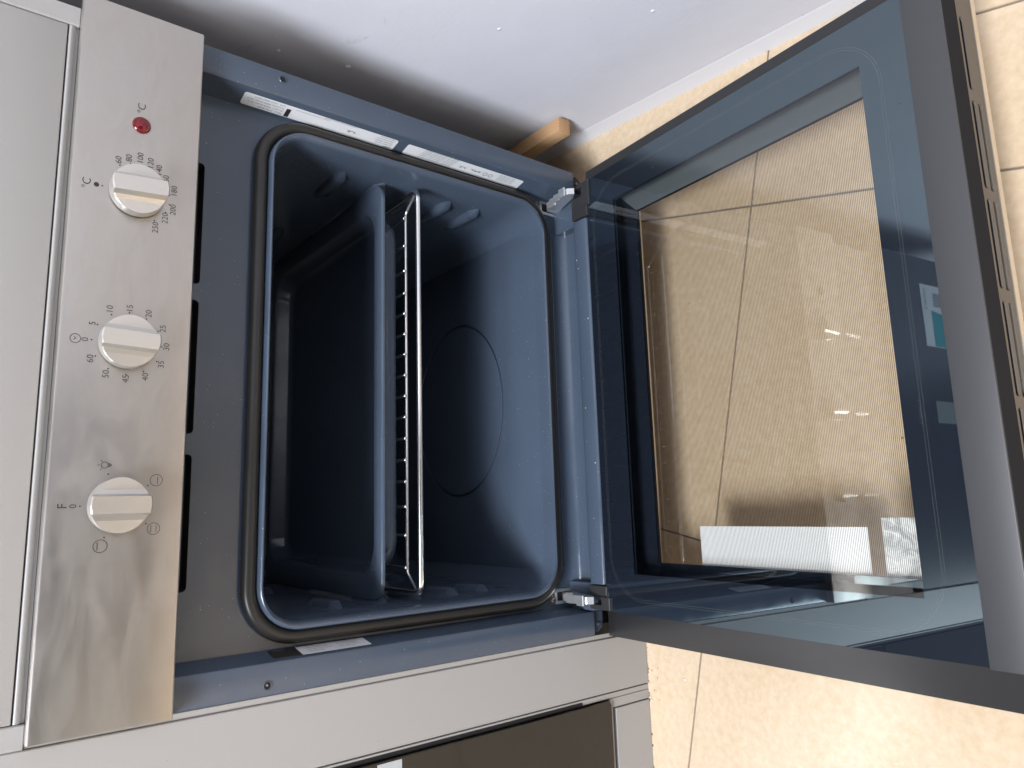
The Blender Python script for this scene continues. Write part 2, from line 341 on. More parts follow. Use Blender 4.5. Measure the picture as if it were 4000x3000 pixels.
# bottom lip below the cavity, with its drip channel
bm = bmesh.new()
lp = [(YF, -0.270), (YF - 0.001, -0.282), (0.026, -0.293), (0.019, -0.2985), (0.004, -0.2985), (-0.006, -0.2945), (-0.012, -0.2870), (-0.0155, -0.2785), (-0.0185, -0.2768), (-0.0355, -0.2768), (-0.0385, -0.2778), (-0.0405, -0.2805), (-0.0410, -0.304), (0.034, -0.312), (0.034, -0.270)]
add_prism(bm, lp, 'x', -0.2335, 0.2155); finish('bottom_lip', bm, ENAMEL, oven, None, 40)
box('lip_end', ENAMEL, oven, (-0.266, -0.2337, -0.010, 0.034, -0.300, -0.2860), 0.001); box('lip_end', ENAMEL, oven, (0.2157, 0.266, -0.010, 0.034, -0.300, -0.2860), 0.001)
for s in (1, -1):                                     # raised seam of the drip channel
    tube('seam', ENAMEL, oven, [(-0.215, YF - 0.0005, -0.2775), (0.215, YF - 0.0005, -0.2775)], 0.0016) if s > 0 else None
# gasket
bm = bmesh.new(); base = rrect(-0.2535, 0.2535, -0.2625, 0.109, 0.046, 14); N = len(base); n = 12; rings = []
cen = Vector((0, -0.077))
nor = []
for i in range(N):
    a = Vector(base[i - 1]); b = Vector(base[(i + 1) % N]); t = (b - a).normalized(); nor.append(Vector((t.y, -t.x)))
for k in range(n):
    a = 2 * PI * k / n; rings.append([(base[i][0] + nor[i].x * 0.0070 * math.cos(a), 0.0255 + 0.0075 * math.sin(a), base[i][1] + nor[i].y * 0.0070 * math.cos(a)) for i in range(N)])
rings.append(rings[0]); add_loft(bm, rings, True); finish('door_gasket', bm, RUBBER, oven, None, 60)
# cavity with rolled rim
bm = bmesh.new()
def cav(hw, z0, z1, r, y): return [(x, y, z) for x, z in rrect(-hw, hw, z0, z1, r, 10)]
CL = [cav(0.2475, -0.2565, 0.1030, 0.041, 0.030), cav(0.2472, -0.2562, 0.1025, 0.041, 0.0180), cav(0.2460, -0.2550, 0.1012, 0.039, 0.0148), cav(0.2445, -0.2535, 0.0998, 0.037, 0.0142),
      cav(0.2415, -0.2512, 0.0984, 0.036, 0.0155), cav(0.2396, -0.2505, 0.0970, 0.035, 0.0215), cav(0.2386, -0.2515, 0.0962, 0.034, 0.060), cav(0.2384, -0.2520, 0.0960, 0.034, 0.40), cav(0.236, -0.2485, 0.091, 0.031, 0.413), cav(0.226, -0.238, 0.081, 0.024, 0.42)]
R = add_loft(bm, CL, True, False, True); cavity = finish('cavity', bm, ENAMEL, oven, None, 50)
# cavity floor with its pressed circle
bm = bmesh.new(); cc = Vector((0.0, 0.214)); ra, rb = 0.126, 0.110; ZP = -0.2478; n = 64
circ = lambda d: [(cc.x + (ra + d) * math.cos(2 * PI * k / n), cc.y + (rb + d) * math.sin(2 * PI * k / n)) for k in range(n)]
plate = rrect(-0.214, 0.214, 0.052, 0.395, 0.03, 8)
fill_plate(bm, [[(x, y, ZP) for x, y in plate], [(x, y, ZP) for x, y in circ(0.0)]])
skirt = rrect(-0.234, 0.234, 0.0262, 0.408, 0.03, 8)
add_loft(bm, [[(x, y, ZP) for x, y in plate], [(x, y, -0.2522) for x, y in skirt]], True)
add_loft(bm, [[(x, y, ZP - h) for x, y in circ(d)] for d, h in ((0, 0), (-0.0005, 0.0010), (-0.0006, 0.0040))], True, False, True)
bmesh.ops.remove_doubles(bm, verts=bm.verts, dist=1e-5)
finish('floor_plate', bm, ENAMEL, cavity, None, 25)
bm = bmesh.new(); add_loft(bm, [[(x, y, ZP - h) for x, y in circ(d)] for d, h in ((-0.0034, 0.0040), (-0.0034, 0.0007), (-0.0036, 0.0002), (-0.0040, 0.0))], True, False, True)
finish('floor_disc', bm, ENAMEL, cavity, None, 25)
# five pressed shelf runners on each side
for s in (1, -1):
    for z in (0.004, -0.0465, -0.0905, -0.1385, -0.1815):
        bm = bmesh.new(); L = []
        for y, d, hh in ((0.056, 0.0001, 0.0015), (0.0575, 0.0008, 0.002), (0.0695, 0.0082, 0.0088), (0.0720, 0.0086, 0.009), (0.118, 0.0085, 0.009), (0.132, 0.003, 0.006), (0.145, 0.0004, 0.003), (0.25, 0.0004, 0.003), (0.26, 0.003, 0.006), (0.27, 0.0085, 0.009), (0.335, 0.0085, 0.009), (0.352, 0.003, 0.006), (0.36, 0.0002, 0.003)):
            L.append([(s * (0.2398 - d * k), y, z + hh * t) for t, k in ((1.0, -0.05), (0.72, 0.75), (0.35, 1.0), (-0.35, 1.0), (-0.72, 0.75), (-1.0, -0.05))])
        add_loft(bm, L, False, False, False); finish('runner', bm, ENAMEL, cavity, None, 50)
# pressed level numbers by the runners are shallow figures in the enamel
for k, z in enumerate((0.012, -0.0385, -0.0825, -0.1305, -0.1735)):
    letter('level_number', str(5 - k), 0.009, Matrix.Translation((0.2392, 0.040, z)) @ Matrix.Rotation(-PI / 2, 4, 'Z') @ FRONT, ENAMEL, cavity)
# grill element under the cavity roof
bm = bmesh.new(); P = []
for k in range(5):
    x0, x1 = -0.19, 0.19; y = 0.10 + k * 0.055
    P += [(x0, y, 0.075), (x1, y, 0.075)] if k % 2 == 0 else [(x1, y, 0.075), (x0, y, 0.075)]
add_tube(bm, P, 0.0034, 8); finish('grill_element', bm, SCREW, oven, None, 60)
# sheet metal casing
bm = bmesh.new(); 
for a in ((-0.279, -0.2785, 0.034, 0.52, -0.30, 0.27), (0.2785, 0.279, 0.034, 0.52, -0.30, 0.27), (-0.2785, 0.2785, 0.519, 0.52, -0.30, 0.27), (-0.2785, 0.2785, 0.036, 0.519, 0.2695, 0.27), (-0.2785, 0.2785, 0.036, 0.519, -0.3105, -0.310)): add_box(bm, *a)
finish('casing', bm, GALV, oven)
# ---- control panel
PX, PZ0, PZ1, PY = 0.2975, 0.1762, 0.2730, -0.0116
bm = bmesh.new()
pr = [(PY + 0.0010, PZ0), (PY, PZ0 + 0.0010), (PY, PZ1 - 0.0024), (PY + 0.0006, PZ1 - 0.0010), (PY + 0.0022, PZ1), (0.0015, PZ1), (0.0015, PZ1 - 0.0012), (PY + 0.0014, PZ1 - 0.0012), (PY + 0.0014, PZ0 + 0.0014), (0.0005, PZ0 + 0.0014), (0.0005, PZ0)]
add_prism(bm, pr, 'x', -PX, PX)
add_box(bm, -PX - 0.0002, -PX + 0.0012, PY + 0.0008, 0.001, PZ0 + 0.0006, PZ1 - 0.0006, 0.0003); add_box(bm, PX - 0.0012, PX + 0.0002, PY + 0.0008, 0.001, PZ0 + 0.0006, PZ1 - 0.0006, 0.0003)
panel = finish('control_panel', bm, STEEL, oven, None, 30)
def mark(body, x, z, size=0.0067, dot=None):
    letter('marking', body, size, Matrix.Translation((x, PY - 0.00025, z)) @ FRONT, BLACK, panel)
dots = []
for b, x, z in (('60', 0.1556, 0.2391), ('80', 0.1593, 0.2314), ('100', 0.1618, 0.2228), ('120', 0.1592, 0.2147), ('140', 0.1547, 0.2078), ('160', 0.1468, 0.2019), ('180', 0.1388, 0.1950), ('200', 0.1216, 0.1952), ('220', 0.1125, 0.2012), ('250', 0.1025, 0.2083)): mark(b, x, z)
mark('°C', 0.1291, 0.2608, 0.0088); mark('°C', 0.2073, 0.2239, 0.0088)
for b, x, z in (('0', -0.0008, 0.2541), ('5', 0.0129, 0.2498), ('10', 0.0261, 0.2383), ('15', 0.0288, 0.2239), ('20', 0.0263, 0.2096), ('25', 0.0150, 0.1982), ('30', -0.0003, 0.1947), ('35', -0.0156, 0.1981), ('40', -0.0271, 0.2096), ('45', -0.0298, 0.2238), ('50', -0.0273, 0.2382), ('60', -0.0159, 0.2497)): mark(b, x, z)
mark('F', -0.1307, 0.2610, 0.0092); mark('0', -0.1309, 0.2542)
KC = [(0.1296, 0.2239), (-0.0006, 0.2241), (-0.1308, 0.2240)]; DR = 0.0257
dp = [(0.1511, 0.2380), (0.1544, 0.2303), (0.1553, 0.2217), (0.1536, 0.2150), (0.1490, 0.2068), (0.1423, 0.2015), (0.1296, 0.2498), (0.1343, 0.1985), (0.1255, 0.1985), (0.1177, 0.2011), (0.1084, 0.2095)]
dp += [(KC[1][0] + DR * math.sin(a), KC[1][1] + DR * math.cos(a)) for a in [math.radians(t * 30) for t in range(12)]]
dp += [(-0.1310, 0.2497), (-0.1065, 0.2321), (-0.1156, 0.2033), (-0.1458, 0.2032), (-0.1551, 0.2321)]
bm = bmesh.new(); add_cyl(bm, (0, 0, 0), 0.0006, 0.0002, 'y', 10); dm = None
for x, z in dp:
    if dm is None: dm = finish('dot_mark', bm, BLACK, panel, Matrix.Translation((x, PY - 0.00025, z)))
    else: link('dot_mark', dm.data, panel, Matrix.Translation((x, PY - 0.00025, z)))
bm = bmesh.new(); add_cyl(bm, (0.1296, PY - 0.00025, 0.2540), 0.00195, 0.0002, 'y', 20); finish('off_mark', bm, BLACK, panel)
yp = PY - 0.00025; lw = 0.00042
def icon(polys): bm = bmesh.new(); print_lines(bm, yp, polys, lw); return finish('symbol', bm, BLACK, panel)
x, z = -0.0007, 0.2609; icon([(ring_pts(x, z, 0.0036), True), ([(x - 0.0012, z + 0.0012), (x, z - 0.0004), (x + 0.0013, z + 0.0010)], False)])
x, z = -0.0995, 0.2345; icon([(ring_pts(x, z + 0.0004, 0.0024), True), ([(x - 0.0011, z - 0.0020), (x - 0.0010, z - 0.0036), (x + 0.0010, z - 0.0036), (x + 0.0011, z - 0.0020)], False), ([(x - 0.001, z - 0.0028), (x + 0.001, z - 0.0028)], False), ([(x - 0.0005, z - 0.0043), (x + 0.0005, z - 0.0043)], False)] +
     [([(x + 0.0034 * math.sin(a), z + 0.0004 + 0.0034 * math.cos(a)), (x + 0.0048 * math.sin(a), z + 0.0004 + 0.0048 * math.cos(a))], False) for a in (-0.95, 0, 0.95)])
x, z = -0.1113, 0.1973; icon([(ring_pts(x, z, 0.0046), True), ([(x - 0.0027, z - 0.0010), (x + 0.0027, z - 0.0010)], False)])
x, z = -0.1499, 0.1975; icon([(ring_pts(x, z, 0.0046), True), ([(x - 0.0027, z - 0.0019), (x + 0.0027, z - 0.0019)], False), ([(x - 0.0027, z + 0.0019), (x + 0.0027, z + 0.0019)], False)])
x, z = -0.1616, 0.2344; icon([(ring_pts(x, z, 0.0048), True), ([(x - 0.003 + 0.001 * k, z + 0.0016 + (0.0009 if k % 2 else 0)) for k in range(7)], False)])
# pilot lamp
bm = bmesh.new(); n = 28; add_loft(bm, [[(0.1918 + r * math.cos(2 * PI * k / n), PY - h, 0.2236 + r * math.sin(2 * PI * k / n)) for k in range(n)] for r, h in ((0.0073, 0.0), (0.0072, 0.0012), (0.0064, 0.0019), (0.0054, 0.0017), (0.0046, 0.0019), (0.003, 0.0026), (0.001, 0.003))], True, False, True)
finish('pilot_lamp', bm, RED, oven, None, 50)
# knobs
def knob(cx, cz, turn):
    R = 0.0214; bm = bmesh.new(); n = 48
    world = Matrix.Translation((cx, PY, cz)) @ Matrix.Rotation(turn, 4, 'Y')
    def hgt(x):
        a = abs(x)
        if a <= 0.0064: return 0.0205
        if a <= 0.0082: return 0.0205 - (a - 0.0064) / 0.0018 * 0.0062
        return 0.0143 - min(1.0, (a - 0.0082) / 0.0035) * 0.0022 - 0.0006 * max(0, (a - 0.0117) / 0.0097)
    xs = sorted(set([R * math.cos(PI * k / 26) for k in range(1, 26)] + [s * v for s in (1, -1) for v in (0.0060, 0.0064, 0.0066, 0.0073, 0.0080, 0.0082, 0.0092, 0.0105, 0.0117)]))
    top = []
    for x in xs:
        l = math.sqrt(max(1e-9, R * R - x * x)); h = hgt(x); e = min(0.0009, l * 0.3)
        top.append([(x, -(h - 0.0009), -l), (x, -h, -(l - e)), (x, -h, l - e), (x, -(h - 0.0009), l)])
    V = [[bm.verts.new(p) for p in L] for L in top]
    B = [[bm.verts.new((L[0][0], -0.0016, L[0][2])), bm.verts.new((L[3][0], -0.0016, L[3][2]))] for L in top]
    for a, b in zip(V, V[1:]):
        for i in range(3): bm.faces.new((a[i], a[i + 1], b[i + 1], b[i]))
    for a, b, c, d in zip(V, V[1:], B, B[1:]):
        bm.faces.new((a[0], b[0], d[0], c[0])); bm.faces.new((b[3], a[3], c[1], d[1]))
    for i in (0, -1): bm.faces.new((V[i][0], V[i][1], V[i][2], V[i][3], B[i][1], B[i][0]))
    k = finish('knob', bm, KNOB, oven, world, 28)
    bm = bmesh.new(); add_cyl(bm, (0, -0.0016, 0), 0.0203, 0.0015, 'y', 40); finish('knob_base', bm, PLASTIC, k, world, 40)
    bm = bmesh.new(); P = rrect(-0.0008, 0.0008, 0.0122, 0.0172, 0.0007, 4)
    add_loft(bm, [[(x, -0.0205 - h, z) for x, z in P] for h in (0.0, 0.0004)], True, False, True); finish('pointer_mark', bm, KNOB, k, world)
knob(*KC[0], math.radians(176)); knob(*KC[1], math.radians(2)); knob(*KC[2], 0)
# ---- labels on the inner sides of the flanges
def side_x(y): return 0.2642 + (YF - 0.003 - y) / (YF - 0.0065) * 0.0042
def label(s, z0, z1, y0, y1, m, cut=True):
    bm = bmesh.new(); off = 0.0004
    P = rrect(y0, y1, z0, z1, 0.0026 if cut else 0.0006, 5)
    add_loft(bm, [[(s * (side_x(y) - off * k), y, z) for y, z in P] for k in (0.3, 1.0)], True, False, True); return finish('label', bm, m, oven)
def side_frame(s, y, z):      # text plane on a flange side, reading upward on the picture's left-to-right
    return Matrix.Translation((s * (side_x(y) - 0.0007), y, z))
def side_text(s, body, y, z, size, parent, m=BLACK, down=True, align='LEFT'):
    rot = Matrix(((0, 0, -s, 0), (0, -s, 0, 0), (-1, 0, 0, 0), (0, 0, 0, 1))) if down else Matrix(((0, 0, -s, 0), (0, s, 0, 0), (1, 0, 0, 0), (0, 0, 0, 1)))
    letter('lettering', body, size, side_frame(s, y, z) @ rot, m, parent, align)
l1 = label(1, -0.0385, 0.1315, 0.0088, 0.0265, PAPER); l2 = label(1, -0.2185, -0.0510, 0.0088, 0.0265, PAPER)
def block(s, y0, y1, z0, z1, parent, m=BLACK, k=1.7):
    bm = bmesh.new(); o = 0.0004 * k
    bm.faces.new([bm.verts.new((s * (side_x(y) - o), y, z)) for y, z in ((y0, z0), (y1, z0), (y1, z1), (y0, z1))]); finish('print_block', bm, m, parent)
# right hand labels read from the bottom up
for t, y in (('Mod.  ITW 9230', 0.0232), ('Prod.C. 7509 0160 7010', 0.0192), ('Prod.No 8390 0160 7010', 0.0152), ('S.N. 1A25 0502 0577', 0.0112)): side_text(1, t, y, 0.0905, 0.0036, l1, down=False)
block(1, 0.0135, 0.0255, 0.0835, 0.0880, l1)
for k in range(5): side_text(1, ('Made in Poland', 'Type F1LAA Mod.', '220-240V 50/60Hz', '50-60Hz 2.15kW', 'Indesit')[k], 0.0102 + 0.0034 * k, -0.034, 0.0028, l1, down=False)
side_text(1, 'CE', 0.0185, 0.0105, 0.0085, l1, down=False); side_text(1, 'INDESIT', 0.0240, -0.0365, 0.0032, l1, down=False)
for k in range(2): side_text(1, 'WARNING: DISCONNECT BEFORE SERVICING', 0.0092 + 0.0022 * k, 0.012 + 0.03 * k, 0.0018, l1, down=False)
for k in range(6): side_text(1, 'Fabrique pour usage domestique seulement', 0.0092 + 0.0027 * k, -0.120 + 0.001 * k, 0.0026, l2, down=False)
side_text(1, 'CE', 0.0185, -0.1350, 0.0085, l2, down=False); side_text(1, 'EAC', 0.0178, -0.1560, 0.0085, l2, down=False)
for c in (-0.163, -0.171):
    bm = bmesh.new(); P = ring_pts(0.0175, c, 0.0030, 20); Q = ring_pts(0.0175, c, 0.0024, 20)
    add_loft(bm, [[(side_x(y) - 0.0007, y, z) for y, z in L] for L in (P, Q)], True); finish('symbol', bm, BLACK, l2)
side_text(1, 'INDESIT', 0.0240, -0.2150, 0.0034, l2, down=False)
for k in range(4): side_text(1, 'Type F1LAA 220-240V', 0.0110 + 0.0030 * k, -0.2060, 0.0026, l2, down=False)
l3 = label(-1, -0.0045, 0.0640, 0.0062, 0.0262, PAPER, False); l4 = label(-1, 0.0640, 0.0900, 0.0062, 0.0262, BLACK, False)
for k in range(4):
    side_text(-1, ('03.263.03.03', '903.302.304', '03.40.30 1234', '02.20.20')[k], 0.0235 - 0.0042 * k, 0.0560, 0.0042, l3); side_text(-1, ('074.030.01.00', '01.244.7000', '707.303.304', '001.0014')[k], 0.0235 - 0.0042 * k, 0.0260, 0.0042, l3)
side_text(-1, 'INDESIT', 0.0235, 0.0860, 0.0034, l4, PAPER)
# ---- screws, rivets and tabs near the hinges
def screw(x, z, r=0.0042):
    bm = bmesh.new(); n = 18; add_loft(bm, [[(x + rr * math.cos(2 * PI * k / n), YF - h, z + rr * math.sin(2 * PI * k / n)) for k in range(n)] for rr, h in ((r * 1.25, 0), (r * 1.25, 0.0012), (r, 0.0013), (r * 0.9, 0.003), (r * 0.5, 0.0037))], True, False, True); sc = finish('screw', bm, SCREW, oven, None, 50)
    bm = bmesh.new(); add_box(bm, x - 0.0004, x + 0.0004, YF - 0.0040, YF - 0.003, z - 0.0020, z + 0.0020); add_box(bm, x - 0.002, x + 0.002, YF - 0.00395, YF - 0.003, z - 0.0004, z + 0.0004); finish('cross_recess', bm, DARK, sc)
for x, z in ((0.2517, -0.2556), (0.2490, -0.3040), (-0.2538, -0.2566), (-0.2500, -0.3040)): screw(x, z)
for s in (1, -1):                                     # tabs under the flanges
    bm = bmesh.new(); L = [(s * x, z) for x, z in ((0.2690, -0.296), (0.2935, -0.296), (0.2935, -0.306), (0.289, -0.3125), (0.280, -0.314), (0.2690, -0.314))]
    add_loft(bm, [[(x, y, z) for x, z in L] for y in (0.004, 0.0065)], True, True, True); tb = finish('flange_tab', bm, PLASTIC if s > 0 else ENAMEL, oven)
    bm = bmesh.new(); add_cyl(bm, (s * 0.2845, 0.0020, -0.3050), 0.0019, 0.002, 'y', 14); finish('rivet', bm, GALV if s < 0 else EDGE, tb, None, 40)
# ---- hinges
def hinge(s):
    X = s * 0.2505
    bm = bmesh.new(); fill_plate(bm, [[(X + x, YF - 0.0012, z) for x, z in rrect(-0.0088, 0.0088, -0.300, -0.2605, 0.002, 3)], [(X + x, YF - 0.0012, z) for x, z in rrect(-0.0052, 0.0052, -0.294, -0.2640, 0.001, 3)]])
    add_loft(bm, [[(X + x, y, z) for x, z in rrect(-0.0088, 0.0088, -0.300, -0.2605, 0.002, 3)] for y in (YF - 0.0012, YF)], True)
    h = finish('hinge', bm, ZINC, oven)
    bm = bmesh.new(); fill_plate(bm, [[(X + x, YF - 0.0006, z) for x, z in rrect(-0.0056, 0.0056, -0.2945, -0.2635, 0.001, 3)]]); finish('hinge_slot', bm, DARK, h)
    bm = bmesh.new(); add_prism(bm, [(0.0295, -0.2725), (0.0200, -0.2655), (0.0080, -0.2655), (0.0020, -0.2615), (-0.0060, -0.2615), (-0.0120, -0.2570), (-0.0270, -0.2590), (-0.0330, -0.2660), (-0.0230, -0.2730), (0.0040, -0.2800), (0.0190, -0.2870), (0.0295, -0.2860)], 'x', X - 0.0042, X + 0.0042, 0.0006)
    arm = finish('hinge_arm', bm, ZINC, h)
    bm = bmesh.new(); add_box(bm, X - 0.0062, X + 0.0062, 0.0030, 0.0150, -0.2666, -0.2648, 0.0005); add_box(bm, X - 0.0050, X + 0.0050, -0.0100, 0.0010, -0.2618, -0.2598, 0.0005); add_box(bm, X - 0.0060, X + 0.0060, -0.0250, -0.0135, -0.2580, -0.2555, 0.0006); finish('hinge_clip', bm, ZINC, h)
hinge(1); hinge(-1)
# ---- the door, hanging a little above level
TI = 0.061882; HY, HZ = -0.04448, -0.27471
DW = Matrix.Translation((0, HY, HZ)) @ Matrix.Rotation(-math.atan(TI), 4, 'X')        # local: -y runs outward along the door, +z is its inner face
def dbox(bm, x0, x1, s0, s1, o0, o1, bev=0.0, seg=1): add_box(bm, x0, x1, -s1, -s0, -o1, -o0, bev, seg)
SE = 0.4265
bm = bmesh.new()                                       # metal tray of the door with its window opening
DX = 0.2975
for a in ((-DX, -0.228, -0.0385, SE - 0.0005, 0.035, 0.0385), (0.228, DX, -0.0385, SE - 0.0005, 0.035, 0.0385), (-0.228, 0.228, -0.0385, 0.036, 0.035, 0.0385), (-0.228, 0.228, 0.372, SE - 0.0005, 0.035, 0.0385)): dbox(bm, *a)
for s in (1, -1): dbox(bm, *sorted((s * 0.2975, s * 0.2960)), -0.0385, SE - 0.0005, 0.0385, 0.0500)
door = finish('door', bm, BEZEL, oven, DW)
def dpart(name, m, *b, bev=0.0, seg=1):
    bm = bmesh.new(); dbox(bm, *b, bev, seg); return finish(name, bm, m, door, DW, 35 if bev else None)
for s in (1, -1): dpart('side_rail', PLASTIC, *sorted((s * 0.2600, s * 0.2560)), 0.002, 0.396, 0.0045, 0.0348)
dpart('side_trim', PLASTIC, 0.2602, 0.2972, -0.036, SE - 0.001, 0.0325, 0.0348, bev=0.0006)
dpart('bottom_rail', PLASTIC, -0.2558, 0.2558, 0.002, 0.006, 0.0045, 0.0348)
def pane(name, x, s0, s1, o0, o1, wx_, ws0, ws1, mat_w, mat_b, mat_e, mat_b2=None):
    """glass sheet: printed border and a clear window on its upper face, glass edges"""
    bm = bmesh.new(); z = -o0
    outer = [(-x, s0), (x, s0), (x, s1), (-x, s1)]; inner = [(-wx_, ws0), (wx_, ws0), (wx_, ws1), (-wx_, ws1)]
    O = [bm.verts.new((a, -b, z)) for a, b in outer]; I = [bm.verts.new((a, -b, z)) for a, b in inner]
    for i in range(4): j = (i + 1) % 4; bm.faces.new((O[i], O[j], I[j], I[i])).material_index = 3 if (mat_b2 and i in (1, 2)) else 1
    bm.faces.new(I).material_index = 0
    U = [bm.verts.new((a, -b, -o1)) for a, b in outer]
    J = [bm.verts.new((a, -b, -o1)) for a, b in inner]
    for i in range(4):
        j = (i + 1) % 4; bm.faces.new((O[i], O[j], U[j], U[i])).material_index = 2; bm.faces.new((U[i], U[j], J[j], J[i])).material_index = 1
    me = bpy.data.meshes.new(name); bm.normal_update()
    for f in bm.faces:
        if f.material_index == 0 and f.normal.z < 0: f.normal_flip()
    bm.to_mesh(me); bm.free()
    for m in (mat_w, mat_b, mat_e) + ((mat_b2,) if mat_b2 else ()): me.materials.append(m)
    return link(name, me, door, DW)
GE = mat('glass_edge', (0.25, 0.33, 0.33), 0.15)
inner_glass = pane('inner_glass', 0.2616, 0.0, 0.3963, 0.0, 0.0040, 0.2185, 0.0480, 0.3570, GLASS, BLACKGLASS, GE)
outer_glass = pane('outer_glass', 0.2560, 0.008, 0.392, 0.0300, 0.0345, 0.2080, 0.0560, 0.3445, STRIP, BLACKGLASS, GE, OUTPRINT)
# print of the cavity gasket left on the inner glass
bm = bmesh.new()
for d0, d1 in ((0.0, 0.0005), (0.0022, 0.0027)):
    A1 = rrect(-0.2475 + d0, 0.2475 - d0, 0.010 + d0, 0.3745 - d0, 0.05 - d0, 12); A2 = rrect(-0.2475 + d1, 0.2475 - d1, 0.010 + d1, 0.3745 - d1, 0.05 - d1, 12)
    add_loft(bm, [[(x, -s, 0.0003) for x, s in L] for L in (A1, A2)], True)
finish('gasket_mark', bm, MARK, door, DW)
dpart('top_rail', RAIL, -0.2624, 0.2624, 0.3966, SE, -0.0035, 0.0225, bev=0.0012, seg=2)
bm = bmesh.new(); add_loft(bm, [[(x, -SE - 0.0002, -o) for x, o in ((-0.2618, -0.0018), (0.2618, -0.0018), (0.2618, 0.0215), (-0.2618, 0.0215))], [(x, -SE + 0.001, -o) for x, o in ((-0.2618, -0.0018), (0.2618, -0.0018), (0.2618, 0.0215), (-0.2618, 0.0215))]], True, True, True)
finish('rail_face', bm, MATTE, door, DW)
# vent rail at the free end, two rows of slots
sl = [(0.169, 0.2328), (0.087, 0.160), (0.0075, 0.0785), (-0.0738, -0.002), (-0.155, -0.0818), (-0.2345, -0.163)]
bm = bmesh.new(); loops = [[(x, -SE, -o) for x, o in ((-0.2970, 0.0226), (0.2970, 0.0226), (0.2970, 0.0492), (-0.2970, 0.0492))]]
rows = []
for i, (a, b) in enumerate(sl):
    for o0, o1 in ((0.0262, 0.0330), (0.0362, 0.0440)):
        if i == 0 and o0 > 0.03: continue
        rows.append(rrect(a, b, o0, o1, 0.0028, 4))
loops += [[(x, -SE, -o) for x, o in L] for L in rows]; fill_plate(bm, loops)
for L in rows: add_loft(bm, [[(x, -SE, -o) for x, o in L], [(x, -SE + 0.0012, -o) for x, o in L]], True)
finish('vent_rail', bm, VENT, door, DW)
bm = bmesh.new(); dbox(bm, -0.296, 0.296, SE - 0.012, SE - 0.0105, 0.0226, 0.0345); finish('vent_rail', bm, PLASTIC, door, DW)
bm = bmesh.new()                                       # bright outer skin, open behind the window
for a in ((-0.2985, -0.228, -0.039, SE + 0.0008, 0.0502, 0.0575), (0.228, 0.2985, -0.039, SE + 0.0008, 0.0502, 0.0575), (-0.228, 0.228, -0.039, 0.036, 0.0502, 0.0575), (-0.228, 0.228, 0.372, SE + 0.0008, 0.0502, 0.0575)): dbox(bm, *a)
finish('front_panel', bm, EDGE, door, DW)
# stickers on the outside of the window, seen from behind through the printed lines
def sticker(x0, x1, s0, s1, m):
    bm = bmesh.new(); dbox(bm, x0, x1, s0, s1, 0.0362, 0.0366); s_ = finish('sticker', bm, m, door, DW); return s_
s1_ = sticker(-0.226, -0.1678, 0.1136, 0.2979, PAPER2); s2_ = sticker(-0.226, -0.1600, 0.3108, 0.3700, PAPER3)
# black hinge covers on the door
for s in (1, -1):
    bm = bmesh.new(); i0 = 0.2165 if s > 0 else 0.2345
    for q_ in ((i0, 0.2452, -0.0275, 0.002, -0.0020, 0.030), (0.2560, 0.2612, -0.0275, 0.002, -0.0020, 0.030), (i0 + 0.012, 0.2612, -0.0070, 0.0072, -0.0028, 0.028), (i0, 0.2612, -0.0275, 0.0, 0.010, 0.030)):
        dbox(bm, *sorted((s * q_[0], s * q_[1])), *q_[2:], bev=0.0007)
    finish('hinge_cover', bm, PLASTIC, door, DW)

# ------------------------------------------------------------------ baking tray
tray = thing('baking_tray', 'deep blue-grey enamel baking tray slid in on the upper runners of the oven', 'baking tray', (0, 0.05, -0.064))
bm = bmesh.new(); ZT = -0.037
def tl(hx, y0, y1, r, z, n=10): return [(x, y, z) for x, y in rrect(-hx, hx, y0, y1, r, n)]
L = [tl(0.2348, 0.0478, 0.408, 0.020, ZT - 0.0042), tl(0.2352, 0.0474, 0.4085, 0.021, ZT - 0.0022), tl(0.2348, 0.0480, 0.408, 0.020, ZT - 0.0006), tl(0.2332, 0.0500, 0.406, 0.019, ZT),
     tl(0.2110, 0.0665, 0.391, 0.036, ZT - 0.0006), tl(0.2085, 0.0690, 0.3895, 0.034, ZT - 0.003), tl(0.2035, 0.0740, 0.387, 0.030, ZT - 0.020), tl(0.2005, 0.0770, 0.385, 0.028, ZT - 0.025), tl(0.1950, 0.0825, 0.380, 0.024, ZT - 0.0272)]
add_loft(bm, L, True, False, True)
Lo = [tl(0.2330, 0.0500, 0.406, 0.019, ZT - 0.0042), tl(0.2125, 0.0560, 0.392, 0.036, ZT - 0.0042), tl(0.2050, 0.0620, 0.389, 0.032, ZT - 0.020), tl(0.2020, 0.0660, 0.387, 0.030, ZT - 0.0275), tl(0.1950, 0.0740, 0.382, 0.024, ZT - 0.0300)]
add_loft(bm, [L[0]] + Lo, True, False, True)
for v in bm.verts:                                     # the front lip dips a little between its corner grips
    if v.co.y < 0.058 and v.co.z > ZT - 0.006: v.co.z -= 0.0026 * max(0, min(1, (0.205 - abs(v.co.x)) / 0.012))
finish('pan', bm, TRAYM, tray, None, 55)
